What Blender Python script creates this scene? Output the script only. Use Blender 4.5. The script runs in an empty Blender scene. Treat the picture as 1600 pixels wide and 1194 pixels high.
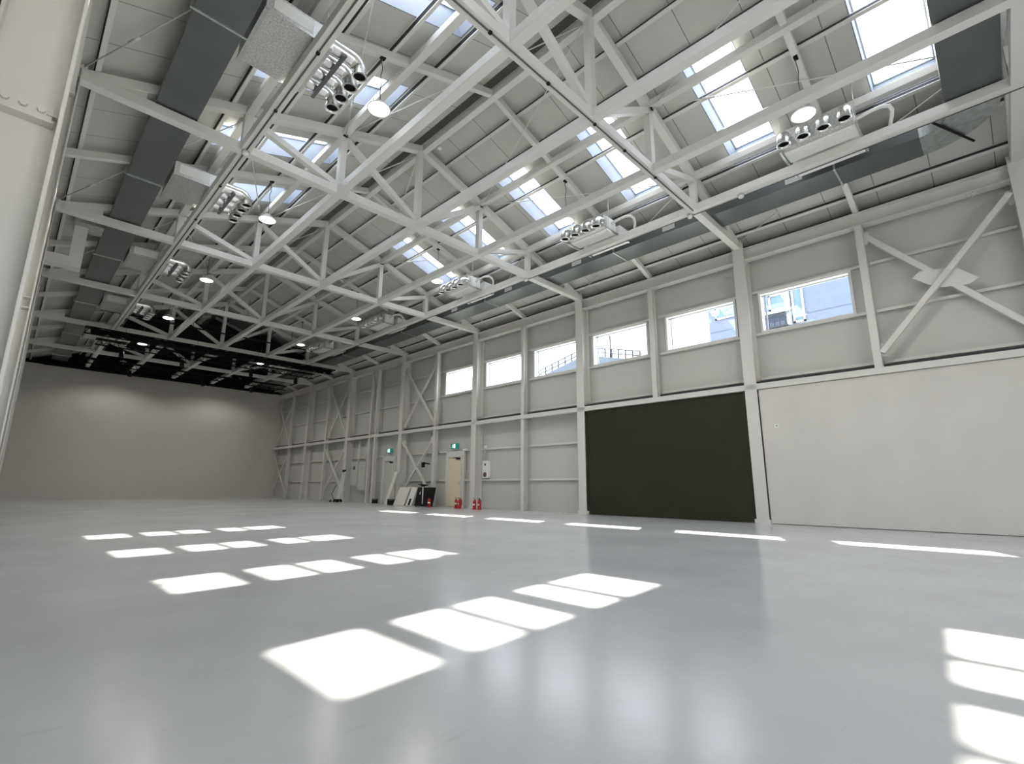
import bpy, math, random
from mathutils import Vector, Matrix
random.seed(7)
SC = bpy.context.scene
COL = SC.collection
V = Vector

# ------------------------------------------------------------------ materials
def new_mat(name):
    m = bpy.data.materials.new(name); m.use_nodes = True
    nt = m.node_tree
    b = nt.nodes.get('Principled BSDF')
    return m, nt, b

def paint(name, col, rough=0.5, metal=0.0, bump=0.0, bscale=60.0, mottle=0.0, mscale=3.0, spec=0.5):
    m, nt, b = new_mat(name)
    b.inputs['Base Color'].default_value = (*col, 1)
    b.inputs['Roughness'].default_value = rough
    b.inputs['Metallic'].default_value = metal
    b.inputs['Specular IOR Level'].default_value = spec
    tc = nt.nodes.new('ShaderNodeTexCoord')
    if mottle > 0:
        n = nt.nodes.new('ShaderNodeTexNoise'); n.inputs['Scale'].default_value = mscale
        n.inputs['Detail'].default_value = 5
        nt.links.new(tc.outputs['Object'], n.inputs['Vector'])
        mp = nt.nodes.new('ShaderNodeMapRange')
        mp.inputs[1].default_value = 0.3; mp.inputs[2].default_value = 0.7
        mp.inputs[3].default_value = 1 - mottle; mp.inputs[4].default_value = 1 + mottle
        nt.links.new(n.outputs['Fac'], mp.inputs[0])
        mx = nt.nodes.new('ShaderNodeVectorMath'); mx.operation = 'SCALE'
        mx.inputs[0].default_value = col
        nt.links.new(mp.outputs[0], mx.inputs['Scale'])
        nt.links.new(mx.outputs[0], b.inputs['Base Color'])
    if bump > 0:
        n2 = nt.nodes.new('ShaderNodeTexNoise'); n2.inputs['Scale'].default_value = bscale
        n2.inputs['Detail'].default_value = 3
        nt.links.new(tc.outputs['Object'], n2.inputs['Vector'])
        bp = nt.nodes.new('ShaderNodeBump'); bp.inputs['Strength'].default_value = bump
        bp.inputs['Distance'].default_value = 0.01
        nt.links.new(n2.outputs['Fac'], bp.inputs['Height'])
        nt.links.new(bp.outputs[0], b.inputs['Normal'])
    return m

def emit(name, col, s):
    m, nt, b = new_mat(name)
    b.inputs['Base Color'].default_value = (*col, 1)
    b.inputs['Emission Color'].default_value = (*col, 1)
    b.inputs['Emission Strength'].default_value = s
    return m

def glass(name, tint=(0.93, 0.96, 0.98), refl=0.06):
    m = bpy.data.materials.new(name); m.use_nodes = True
    nt = m.node_tree; nt.nodes.clear()
    o = nt.nodes.new('ShaderNodeOutputMaterial'); mix = nt.nodes.new('ShaderNodeMixShader')
    t = nt.nodes.new('ShaderNodeBsdfTransparent'); t.inputs[0].default_value = (*tint, 1)
    g = nt.nodes.new('ShaderNodeBsdfGlossy'); g.inputs['Roughness'].default_value = 0.02
    mix.inputs[0].default_value = refl
    nt.links.new(t.outputs[0], mix.inputs[1]); nt.links.new(g.outputs[0], mix.inputs[2])
    nt.links.new(mix.outputs[0], o.inputs[0])
    return m

def lined(name, col, dark, axis, period, width, offset=0.0, rough=0.55, bump=0.05, mottle=0.03):
    """painted panels with narrow joint lines every `period` metres along one axis (object coordinates)"""
    m, nt, b = new_mat(name)
    b.inputs['Roughness'].default_value = rough
    tc = nt.nodes.new('ShaderNodeTexCoord'); sx = nt.nodes.new('ShaderNodeSeparateXYZ')
    nt.links.new(tc.outputs['Object'], sx.inputs[0])
    ad = nt.nodes.new('ShaderNodeMath'); ad.operation = 'ADD'; ad.inputs[1].default_value = 1000 * period - offset
    nt.links.new(sx.outputs[axis], ad.inputs[0])
    md = nt.nodes.new('ShaderNodeMath'); md.operation = 'MODULO'; md.inputs[1].default_value = period
    nt.links.new(ad.outputs[0], md.inputs[0])
    lt = nt.nodes.new('ShaderNodeMath'); lt.operation = 'LESS_THAN'; lt.inputs[1].default_value = width
    nt.links.new(md.outputs[0], lt.inputs[0])
    n = nt.nodes.new('ShaderNodeTexNoise'); n.inputs['Scale'].default_value = 1.2; n.inputs['Detail'].default_value = 4
    nt.links.new(tc.outputs['Object'], n.inputs['Vector'])
    mp = nt.nodes.new('ShaderNodeMapRange'); mp.inputs[1].default_value = .3; mp.inputs[2].default_value = .7
    mp.inputs[3].default_value = 1 - mottle; mp.inputs[4].default_value = 1 + mottle
    nt.links.new(n.outputs['Fac'], mp.inputs[0])
    sc = nt.nodes.new('ShaderNodeVectorMath'); sc.operation = 'SCALE'; sc.inputs[0].default_value = col
    nt.links.new(mp.outputs[0], sc.inputs['Scale'])
    mx = nt.nodes.new('ShaderNodeMix'); mx.data_type = 'RGBA'
    nt.links.new(lt.outputs[0], mx.inputs[0]); nt.links.new(sc.outputs[0], mx.inputs[6])
    mx.inputs[7].default_value = (*dark, 1)
    nt.links.new(mx.outputs[2], b.inputs['Base Color'])
    return m

def floor_material():
    m, nt, b = new_mat('epoxy_floor')
    tc = nt.nodes.new('ShaderNodeTexCoord')
    n = nt.nodes.new('ShaderNodeTexNoise'); n.inputs['Scale'].default_value = 0.55; n.inputs['Detail'].default_value = 7
    n.inputs['Roughness'].default_value = 0.6
    nt.links.new(tc.outputs['Object'], n.inputs['Vector'])
    r = nt.nodes.new('ShaderNodeValToRGB')
    r.color_ramp.elements[0].position = .3; r.color_ramp.elements[0].color = (*FLOOR_A, 1)
    r.color_ramp.elements[1].position = .7; r.color_ramp.elements[1].color = (*FLOOR_B, 1)
    nt.links.new(n.outputs['Fac'], r.inputs[0])
    # scuffs: thin stretched dark marks
    mpg = nt.nodes.new('ShaderNodeMapping'); mpg.inputs['Scale'].default_value = (1.0, 3.5, 1)
    mpg.inputs['Rotation'].default_value = (0, 0, .5)
    nt.links.new(tc.outputs['Object'], mpg.inputs[0])
    s = nt.nodes.new('ShaderNodeTexNoise'); s.inputs['Scale'].default_value = 2.6; s.inputs['Detail'].default_value = 9
    s.inputs['Roughness'].default_value = .7
    nt.links.new(mpg.outputs[0], s.inputs['Vector'])
    sr = nt.nodes.new('ShaderNodeMapRange'); sr.inputs[1].default_value = .60; sr.inputs[2].default_value = .78
    sr.inputs[3].default_value = 0; sr.inputs[4].default_value = .22
    nt.links.new(s.outputs['Fac'], sr.inputs[0])
    mx = nt.nodes.new('ShaderNodeMix'); mx.data_type = 'RGBA'
    nt.links.new(sr.outputs[0], mx.inputs[0]); nt.links.new(r.outputs[0], mx.inputs[6])
    mx.inputs[7].default_value = (.16, .17, .17, 1)
    nt.links.new(mx.outputs[2], b.inputs['Base Color'])
    rr = nt.nodes.new('ShaderNodeMapRange'); rr.inputs[1].default_value = .3; rr.inputs[2].default_value = .7
    rr.inputs[3].default_value = .19; rr.inputs[4].default_value = .225
    nt.links.new(s.outputs['Fac'], rr.inputs[0]); nt.links.new(rr.outputs[0], b.inputs['Roughness'])
    b.inputs['Specular IOR Level'].default_value = .36
    f = nt.nodes.new('ShaderNodeTexNoise'); f.inputs['Scale'].default_value = 7; f.inputs['Detail'].default_value = 6
    nt.links.new(tc.outputs['Object'], f.inputs['Vector'])
    bp = nt.nodes.new('ShaderNodeBump'); bp.inputs['Strength'].default_value = .03; bp.inputs['Distance'].default_value = .01
    nt.links.new(f.outputs['Fac'], bp.inputs['Height']); nt.links.new(bp.outputs[0], b.inputs['Normal'])
    return m

def foil_material(name, c0, c1, rough):
    m, nt, b = new_mat(name)
    b.inputs['Metallic'].default_value = .85
    tc = nt.nodes.new('ShaderNodeTexCoord')
    n = nt.nodes.new('ShaderNodeTexNoise'); n.inputs['Scale'].default_value = 34; n.inputs['Detail'].default_value = 8; n.inputs['Roughness'].default_value = .75
    nt.links.new(tc.outputs['Object'], n.inputs['Vector'])
    r = nt.nodes.new('ShaderNodeValToRGB')
    r.color_ramp.elements[0].position = .36; r.color_ramp.elements[0].color = (*c0, 1)
    r.color_ramp.elements[1].position = .64; r.color_ramp.elements[1].color = (*c1, 1)
    nt.links.new(n.outputs['Fac'], r.inputs[0]); nt.links.new(r.outputs[0], b.inputs['Base Color'])
    b.inputs['Roughness'].default_value = rough
    bp = nt.nodes.new('ShaderNodeBump'); bp.inputs['Strength'].default_value = .6; bp.inputs['Distance'].default_value = .02
    nt.links.new(n.outputs['Fac'], bp.inputs['Height']); nt.links.new(bp.outputs[0], b.inputs['Normal'])
    return m

FLOOR_A = (.485, .497, .51); FLOOR_B = (.60, .612, .624)
M = {}
M['steel'] = paint('white_painted_steel', (.655, .645, .62), .42, mottle=.02)
M['wall'] = paint('cladding_grey_white', (.535, .535, .51), .6, bump=.04, bscale=40, mottle=.02, mscale=.8)
M['deck'] = lined('roof_panel', (.525, .52, .49), (.17, .17, .16), 1, 1.0, .016, .25)
M['plaster'] = paint('white_plaster', (.625, .605, .57), .75, bump=.25, bscale=90, mottle=.03, mscale=1.2)
M['farwall'] = paint('far_partition_paint', (.555, .535, .50), .7, bump=.06, bscale=50, mottle=.02)
M['olive'] = paint('dark_olive_panel', (.025, .025, .014), .55, mottle=.12, mscale=1.5, spec=.3)
M['floor'] = floor_material()
M['black'] = paint('black_paint', (.010, .010, .011), .7, spec=.2)
M['dark'] = paint('dark_gable', (.012, .012, .012), .9, spec=.1)
M['cloth'] = paint('black_cloth', (.008, .008, .009), .95, spec=.05, bump=.3, bscale=8)
M['duct'] = paint('dark_grey_duct_sheet', (.115, .128, .127), .38, metal=.35, mottle=.10, mscale=1.3)
M['ridgecap'] = paint('ridge_slot_dark', (.07, .065, .06), .8)
M['gap_shade'] = paint('dark_gap_shade', (.035, .035, .045), .7)  # shade of the purlin and beam gaps, put into a dark colour
M['galv'] = paint('galvanised_sheet', (.48, .51, .50), .38, metal=.8, mottle=.18, mscale=9)
M['foil'] = foil_material('aluminium_foil_wrap', (.38, .38, .37), (.78, .78, .77), .3)
M['tube'] = paint('bright_spiral_duct', (.82, .82, .81), .22, metal=.95, bump=.15, bscale=25)
M['white'] = paint('white_enamel', (.80, .80, .78), .4)
M['pvc'] = paint('white_plastic', (.78, .78, .75), .35)
M['frame'] = paint('window_frame_white', (.74, .75, .74), .4)
M['aluf'] = paint('window_alu_grey', (.45, .48, .52), .35, metal=.5)
M['curb'] = paint('skylight_curb_grey', (.25, .275, .32), .6)
M['glass'] = glass('window_glass')
M['cream'] = paint('cream_door_leaf', (.74, .66, .50), .5)
M['greydoor'] = paint('grey_door_leaf', (.55, .56, .53), .5)
M['red'] = paint('extinguisher_red', (.42, .012, .018), .3)
M['green'] = emit('exit_sign_green', (.015, .22, .17), .25)
M['exitwhite'] = emit('exit_sign_white', (.85, .95, .90), .7)
M['lens'] = emit('lamp_lens_glow', (1.0, .97, .90), 5.0)
M['chrome'] = paint('brushed_steel', (.6, .6, .6), .3, metal=.9)
M['board'] = paint('white_board', (.70, .69, .64), .6)
M['cable'] = paint('grey_cable', (.10, .10, .11), .5)
M['ground'] = paint('outdoor_concrete', (.42, .42, .40), .9, mottle=.1)
M['facade'] = lined('facade_tiles', (.085, .11, .16), (.04, .055, .09), 2, 2.3, .09, 0, .4)
M['facade2'] = paint('pale_roof_metal', (.06, .075, .10), .5)
M['rail'] = paint('outdoor_rail_grey', (.012, .015, .02), .5)
M['facglass'] = paint('facade_window_glass', (.07, .13, .16), .2)
M['facwhite'] = paint('facade_white_trim', (.30, .31, .33), .6)

# ------------------------------------------------------------------ mesh builder
class MB:
    def __init__(s): s.v = []; s.f = []; s.sm = []
    def add(s, vs, fs, smooth=False):
        o = len(s.v); s.v += [tuple(p) for p in vs]
        s.f += [tuple(i + o for i in f) for f in fs]; s.sm += [smooth] * len(fs)
        return s
    def box(s, a, b):
        (x0, y0, z0), (x1, y1, z1) = a, b
        x0, x1 = min(x0, x1), max(x0, x1); y0, y1 = min(y0, y1), max(y0, y1); z0, z1 = min(z0, z1), max(z0, z1)
        vs = [(x0, y0, z0), (x1, y0, z0), (x1, y1, z0), (x0, y1, z0), (x0, y0, z1), (x1, y0, z1), (x1, y1, z1), (x0, y1, z1)]
        return s.add(vs, [(0, 3, 2, 1), (4, 5, 6, 7), (0, 1, 5, 4), (1, 2, 6, 5), (2, 3, 7, 6), (3, 0, 4, 7)])
    def prof(s, p0, p1, pts, up=(0, 0, 1)):
        """extrude closed 2-D outline pts (side, up) from p0 to p1"""
        p0, p1 = V(p0), V(p1); d = (p1 - p0).normalized(); up = V(up)
        side = d.cross(up)
        if side.length < 1e-4: side = d.cross(V((0, 1, 0)))
        side.normalize(); u = side.cross(d).normalized()
        n = len(pts)
        vs = [p0 + side * a + u * b for a, b in pts] + [p1 + side * a + u * b for a, b in pts]
        fs = [(i, (i + 1) % n, n + (i + 1) % n, n + i) for i in range(n)]
        fs += [tuple(range(n - 1, -1, -1)), tuple(range(n, 2 * n))]
        return s.add(vs, fs)
    def bar(s, p0, p1, w, h, up=(0, 0, 1), c=.006):
        a, b = w / 2, h / 2
        pts = [(-a + c, -b), (a - c, -b), (a, -b + c), (a, b - c), (a - c, b), (-a + c, b), (-a, b - c), (-a, -b + c)]
        return s.prof(p0, p1, pts, up)
    def hsec(s, p0, p1, w, h, tf=.016, tw=.012, up=(0, 0, 1)):
        a, b, t = w / 2, h / 2, tw / 2
        pts = [(-a, -b), (a, -b), (a, -b + tf), (t, -b + tf), (t, b - tf), (a, b - tf), (a, b), (-a, b), (-a, b - tf), (-t, b - tf), (-t, -b + tf), (-a, -b + tf)]
        return s.prof(p0, p1, pts, up)
    def csec(s, p0, p1, w, h, t=.006, up=(0, 0, 1), flip=1):
        a, b = w / 2, h / 2; l = .02
        pts = [(-a, -b), (a, -b), (a, -b + l), (a - t, -b + l), (a - t, -b + t), (-a + t, -b + t), (-a + t, b - t), (a - t, b - t), (a - t, b - l), (a, b - l), (a, b), (-a, b)]
        pts = [(x * flip, y) for x, y in pts]
        return s.prof(p0, p1, pts, up)
    def tube(s, path, r, seg=12, cap=True, smooth=True):
        path = [V(p) for p in path]; n = len(path); rs = r if isinstance(r, (list, tuple)) else [r] * n
        vs = []; fs = []; prev = None
        for i, p in enumerate(path):
            d = (path[min(i + 1, n - 1)] - path[max(i - 1, 0)])
            if d.length < 1e-9: d = V((0, 0, 1))
            d.normalize()
            if prev is None:
                a = d.cross(V((0, 0, 1)) if abs(d.z) < .9 else V((0, 1, 0))).normalized()
            else:
                a = (prev - d * prev.dot(d)).normalized()
            prev = a; b = d.cross(a)
            for k in range(seg):
                t = 2 * math.pi * k / seg
                vs.append(p + (a * math.cos(t) + b * math.sin(t)) * rs[i])
        for i in range(n - 1):
            for k in range(seg):
                fs.append((i * seg + k, i * seg + (k + 1) % seg, (i + 1) * seg + (k + 1) % seg, (i + 1) * seg + k))
        s.add(vs, fs, smooth)
        if cap:
            o = len(s.v) - len(vs)
            s.f += [tuple(o + k for k in range(seg - 1, -1, -1)), tuple(o + (n - 1) * seg + k for k in range(seg))]
            s.sm += [False, False]
        return s
    def lathe(s, prof, centre, seg=24, smooth=True):
        cx, cy, cz = centre; vs = []; fs = []
        for r, z in prof:
            for k in range(seg):
                t = 2 * math.pi * k / seg
                vs.append((cx + r * math.cos(t), cy + r * math.sin(t), cz + z))
        for i in range(len(prof) - 1):
            for k in range(seg):
                fs.append((i * seg + k, i * seg + (k + 1) % seg, (i + 1) * seg + (k + 1) % seg, (i + 1) * seg + k))
        return s.add(vs, fs, smooth)
    def disc(s, c, r, n, seg=20):
        c = V(c); n = V(n).normalized(); a = n.cross(V((0, 0, 1)) if abs(n.z) < .9 else V((1, 0, 0))).normalized(); b = n.cross(a)
        return s.add([c + (a * math.cos(2 * math.pi * k / seg) + b * math.sin(2 * math.pi * k / seg)) * r for k in range(seg)], [tuple(range(seg))])
    def build(s, name, mat, parent=None):
        me = bpy.data.meshes.new(name)
        org = V((0, 0, 0))
        if parent is None:
            xs = [p[0] for p in s.v]; ys = [p[1] for p in s.v]; zs = [p[2] for p in s.v]
            org = V(((min(xs) + max(xs)) / 2, (min(ys) + max(ys)) / 2, min(zs))) if not getattr(s, 'keep', False) else V((0, 0, 0))
        elif parent:
            org = V(parent.location)
        me.from_pydata([V(p) - org for p in s.v], [], s.f)
        me.polygons.foreach_set('use_smooth', s.sm)
        me.update()
        import bmesh
        bm = bmesh.new(); bm.from_mesh(me); bmesh.ops.recalc_face_normals(bm, faces=bm.faces); bm.to_mesh(me); bm.free()
        me.materials.append(mat)
        o = bpy.data.objects.new(name, me); COL.objects.link(o)
        if parent is not None:
            o.parent = parent
        else:
            o.location = org
        return o

# sub-parts: parent's world origin is the root's, so meshes are stored relative to it
def sub(mb, name, mat, part):
    root = part.parent; me_org = V(root.location)
    me = bpy.data.meshes.new(name)
    me.from_pydata([V(p) - me_org for p in mb.v], [], mb.f); me.polygons.foreach_set('use_smooth', mb.sm); me.update()
    me.materials.append(mat)
    o = bpy.data.objects.new(name, me); COL.objects.link(o); o.parent = part
    return o

def tag(o, label, cat, group=None):
    o['label'] = label; o['category'] = cat
    if group: o['group'] = group
    return o
def thing(name, label, cat, loc, group=None):
    o = bpy.data.objects.new(name, None); o.location = loc; o.empty_display_size = .1; COL.objects.link(o)
    return tag(o, label, cat, group)
def struct(o, label=None, cat=None):
    o['kind'] = 'structure'
    if label: o['label'] = label
    if cat: o['category'] = cat
    return o
def copy_tree(o, parent=None):
    c = o.copy(); COL.objects.link(c)
    if parent is not None: c.parent = parent
    for ch in list(o.children): copy_tree(ch, c)
    return c
def slab(mb, us, vs, holes, fn, thick):
    """slab in (u, v) with rectangular holes; fn(u, v, w) maps to space"""
    U = sorted(set([us[0], us[1]] + [h[0] for h in holes] + [h[1] for h in holes]))
    W = sorted(set([vs[0], vs[1]] + [h[2] for h in holes] + [h[3] for h in holes]))
    U = [u for u in U if us[0] <= u <= us[1]]; W = [v for v in W if vs[0] <= v <= vs[1]]
    solid = {}
    for i in range(len(U) - 1):
        for j in range(len(W) - 1):
            cu, cv = (U[i] + U[i + 1]) / 2, (W[j] + W[j + 1]) / 2
            solid[i, j] = not any(h[0] < cu < h[1] and h[2] < cv < h[3] for h in holes)
    for (i, j), ok in solid.items():
        if not ok: continue
        q = [(U[i], W[j]), (U[i + 1], W[j]), (U[i + 1], W[j + 1]), (U[i], W[j + 1])]
        mb.add([fn(a, b, 0) for a, b in q] + [fn(a, b, thick) for a, b in q], [(0, 3, 2, 1), (4, 5, 6, 7)])
        for (di, dj, e) in ((0, -1, (0, 1)), (1, 0, (1, 2)), (0, 1, (2, 3)), (-1, 0, (3, 0))):
            if not solid.get((i + di, j + dj), False):
                a, b = q[e[0]], q[e[1]]
                mb.add([fn(*a, 0), fn(*b, 0), fn(*b, thick), fn(*a, thick)], [(0, 1, 2, 3)])

ORD = ['nearest', 'second', 'third', 'fourth', 'fifth', 'sixth', 'seventh', 'eighth', 'ninth', 'tenth', 'eleventh', 'twelfth']

# ------------------------------------------------------------------ dimensions (metres)
XR, XL, XC = 13.38, -.09, 6.62           # inner faces of the two column rows, ridge
WR, WL = 13.80, -.51                      # inner faces of the cladding
BAY, Y1 = 5.5, 4.474
YK = lambda k: Y1 + BAY * (k - 1)
YB, YF = -6.6, 37.42                      # back wall, far partition
NX = [XL, 2.40, 4.41, 6.53, 8.67, 10.74, XR]
ZC = 7.42                                 # bottom chord centre
RC = lambda x: 9.70 - .335 * abs(x - XC)  # rafter centre line
SL = math.atan(.335); CS, SN = math.cos(SL), math.sin(SL)
DK = lambda x: RC(x) + .22                # deck underside
SUN = V((-.77, -.354, -1.0))

# ------------------------------------------------------------------ room shell
mb = MB(); mb.box((WL - .2, YB - .2, -.2), (WR + .2, 38.5, 0)); mb.keep = True
struct(mb.build('floor', M['floor']))

SKY_Y = [Y1 + 1.375 + 2.75 * j for j in range(-4, 4)]      # 8 rooflight rows
HW = .49; D0, D1 = 1.69, 4.50
mb = MB(); mb.keep = True
for sgn in (-1, 1):
    def fn(u, v, w, sgn=sgn):
        # v = horizontal distance from ridge, w = thickness perpendicular to the slope
        return (XC + sgn * (v + w * SN), u, 9.92 - .335 * v + w * CS)
    holes = [(y - HW - .02, y + HW + .02, D0 - .02, D1 + .02) for y in SKY_Y]
    slab(mb, (YB - .1, 38.4), (.05 if sgn > 0 else .26, 7.45), holes, fn, .16)
struct(mb.build('ceiling', M['deck']))
mb = MB(); mb.keep = True   # dark cap over the vent slot along the ridge
mb.prof((XC - .15, YB - .1, 10.10), (XC - .15, 38.4, 10.10), [(-.34, -.09), (.1, .04), (.34, -.05), (.34, -.02), (.1, .07), (-.34, -.06)])
struct(mb.build('trim_1', M['ridgecap']))

# rooflights
wn = 7
def slope_pt(sgn, y, v, w): return V((XC + sgn * (v + w * SN), y, 9.92 - .335 * v + w * CS))
def slope_box(mb, sgn, y0, y1, v0, v1, w0, w1):
    q = [(y0, v0), (y1, v0), (y1, v1), (y0, v1)]
    mb.add([slope_pt(sgn, y, v, w0) for y, v in q] + [slope_pt(sgn, y, v, w1) for y, v in q],
           [(0, 3, 2, 1), (4, 5, 6, 7), (0, 1, 5, 4), (1, 2, 6, 5), (2, 3, 7, 6), (3, 0, 4, 7)])
for sgn in (1, -1):
    for j, y in enumerate(SKY_Y):
        c = MB(); CT = .5
        for a in ((y - HW - .04, y - HW, D0 - .04, D1 + .04), (y + HW, y + HW + .04, D0 - .04, D1 + .04),
                  (y - HW, y + HW, D0 - .04, D0), (y - HW, y + HW, D1, D1 + .04)):
            slope_box(c, sgn, a[0], a[1], a[2], a[3], .002, CT)
        root = thing('window_%d' % wn, '', 'skylight', slope_pt(sgn, y, 3.2, .3)); wn += 1
        del root['label']; del root['category']
        struct(root)
        c.build('curb', M['curb'], root)
        fr = MB()
        for a in ((y - HW - .05, y - HW + .03, D0 - .05, D1 + .05), (y + HW - .03, y + HW + .05, D0 - .05, D1 + .05),
                  (y - HW, y + HW, D0 - .05, D0 + .03), (y - HW, y + HW, D1 - .03, D1 + .05)):
            slope_box(fr, sgn, *a, CT, CT + .05)
        fr.build('window_frame', M['aluf'], root)
        g = MB(); slope_box(g, sgn, y - HW + .02, y + HW - .02, D0 + .02, D1 - .02, CT + .02, CT + .03)
        g.build('pane', M['glass'], root)

# right wall with six windows
HB = [16.85, 14.10, 11.35, 8.60, 5.85, 3.10]
WZ0, WZ1 = 4.93, 6.06
holes = [(y - 1.07, y + 1.07, WZ0, WZ1) for y in HB]
mb = MB(); mb.keep = True
slab(mb, (YB - .2, 38.4), (0, 7.62), holes, lambda u, v, w: (WR + w, u, v), .14)
struct(mb.build('wall_right', M['wall']))
for i, y in enumerate(HB):
    root = bpy.data.objects.new('window_%d' % (i + 1), None); root.location = (WR, y, WZ0); COL.objects.link(root); struct(root)
    f = MB(); a, b = y - 1.07, y + 1.07; t = .055
    for q in (((a, WZ0), (b, WZ0 + t)), ((a, WZ1 - t), (b, WZ1)), ((a, WZ0 + t), (a + t, WZ1 - t)), ((b - t, WZ0 + t), (b, WZ1 - t))):
        f.box((WR - .07, q[0][0], q[0][1]), (WR + .13, q[1][0], q[1][1]))
    f.build('window_frame', M['frame'], root)
    s = MB()
    for q in (((a + t, WZ0 + t), (b - t, WZ0 + t + .02)), ((a + t, WZ1 - t - .03), (b - t, WZ1 - t)), ((a + t, WZ0 + t), (a + t + .03, WZ1 - t)), ((b - t - .09, WZ0 + t), (b - t - .06, WZ1 - t))):
        s.box((WR + .06, q[0][0], q[0][1]), (WR + .10, q[1][0], q[1][1]))
    s.build('sash', M['aluf'], root)
    g = MB(); g.box((WR + .075, a + t, WZ0 + t), (WR + .083, b - t, WZ1 - t)); g.build('pane', M['glass'], root)

mb = MB(); mb.keep = True; mb.box((WL - .14, YB - .2, 0), (WL, 38.4, 7.62)); struct(mb.build('wall_left', M['wall']))
mb = MB(); mb.keep = True; slab(mb, (WL, WR), (0, 10.2), [(.6, 8.0, 0.0, 3.3)], lambda u, v, w: (u, YB - w, v), .15); struct(mb.build('wall_back', M['plaster']))  # the unseen doorway opening is added to light the foreground
mb = MB(); mb.keep = True; mb.box((WL, YF, 0), (WR, YF + .15, 7.40)); struct(mb.build('wall_far', M['farwall']))
mb = MB(); mb.keep = True; mb.box((WL, YF + .35, 0), (WR, YF + .5, 10.2)); struct(mb.build('wall_gable', M['dark']))

# lower partition panels of the right wall
mb = MB(); mb.box((13.46, 4.63, 0.01), (13.56, 9.82, 3.35))
tag(mb.build('wall_panel', M['olive']), 'dark olive wall panel filling the bay between two white columns', 'wall panel')
mb = MB(); mb.box((13.43, YB + .02, .012), (13.55, 4.30, 3.35))
tag(mb.build('partition_panel', M['plaster']), 'large white plastered partition panel under the cross-braced bay at right', 'wall panel')

# ------------------------------------------------------------------ steel frame
def column(k, side):
    y = YK(k)
    x0 = XR if side > 0 else XL
    xc = x0 + side * .20
    if side > 0:
        lab = {0: 'white steel column at the right edge of the photo, beside the cross brace',
               1: 'white steel column between the dark olive panel and the white partition',
               2: 'white steel column at the left edge of the dark olive panel',
               3: 'white steel column with fire extinguishers at both sides of its foot',
               4: 'white steel column between the two exit doors, beside the leaning boards',
               5: 'white steel column left of the grey electrical cabinets, behind the folded ladder',
               6: 'white steel column on the right wall nearest the far partition'}[k]
    else:
        lab = 'white steel column filling the left edge of the photo' if k == 1 else 'white steel column in the left row, %s behind the big one' % ['', '', 'first', 'second', 'third', 'fourth', 'fifth'][k]
    r = thing('steel_column', lab, 'column', (xc, y, 0), 'columns along the right wall' if side > 0 else 'columns along the left wall')
    m = MB(); m.hsec((xc, y, .02), (xc, y, 7.50), .30, .40, .018, .014, up=(1, 0, 0)); m.build('shaft', M['steel'], r)
    b = MB(); b.box((xc - .23, y - .19, 0), (xc + .2, y + .19, .10)); b.build('base_block', M['steel'], r)
    st = MB()
    for z in ((7.0, 7.34) if side < 0 and k == 1 else (3.36, 3.52, 7.0, 7.34)):
        for s in (-1, 1): st.box((xc - .18, y + s * .008, z - .008), (xc + .18, y + s * .145, z + .008))
    st.build('stiffener', M['steel'], r)
    if side < 0 and k == 1:
        t = MB(); t.box((xc - .17, y - .05, 3.30), (xc + .15, y - .008, 3.42)); t.box((xc - .17, y - .10, 3.285), (xc + .16, y - .008, 3.30)); t.box((xc + .12, y - .06, 3.36), (xc + .175, y - .008, 3.38)); t.build('bolt_plate', M['steel'], r)
        bt = MB()
        for q in (-.09, .0, .09): bt.tube([(xc + q, y - .05, 3.375), (xc + q, y - .075, 3.375)], .022, 6, smooth=False)
        bt.build('bolt', M['steel'], r)
    return r
for k in range(0, 7): column(k, 1)
for k in range(1, 7): column(k, -1)

def truss(k):
    y = YK(k)
    r = thing('roof_truss', ('nearest white steel roof truss, cut by the right edge of the photo' if k == 0 else '%s white steel roof truss from the camera' % ORD[k]), 'roof truss', (XC, y, 7.33), 'roof trusses')
    m = MB(); m.bar((XL - .15, y, ZC), (XR + .15, y, ZC), .18, .18); m.build('bottom_chord', M['steel'], r)
    for s in (-1, 1):
        m = MB(); e = XC + s * 6.95
        m.bar((e, y, RC(e)), (XC - s * .02, y, RC(XC) + .0), .172, .18); m.build('rafter', M['steel'], r)
    for i in range(1, 6):
        m = MB(); m.bar((NX[i], y, ZC + .09), (NX[i], y, RC(NX[i]) - .08), .15, .15, up=(0, 1, 0)); m.build('vertical_post', M['steel'], r)
    for s in (-1, 1):
        e = XR + .14 if s > 0 else XL - .14
        q = [(e, ZC + .05), (e - s * 1.0, ZC + .05), (e - s * 1.0, RC(e - s * 1.0) - .06), (e, RC(e))]
        m = MB(); m.add([(a, y - .075, b) for a, b in q] + [(a, y + .075, b) for a, b in q], [(0, 1, 2, 3), (7, 6, 5, 4)] + [(i, (i + 1) % 4, 4 + (i + 1) % 4, 4 + i) for i in range(4)])
        m.build('end_gusset', M['steel'], r)
    for i, j in ((1, 2), (2, 3), (5, 4), (4, 3)):
        a = V((NX[i], y, RC(NX[i]) - .12)); b = V((NX[j], y, ZC + .10))
        d = (b - a).normalized()
        m = MB(); m.bar(a + d * .06, b - d * .06, .135, .135, up=(0, 1, 0)); m.build('diagonal_brace', M['steel'], r)
    return r
for k in range(0, 7): truss(k)

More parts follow.
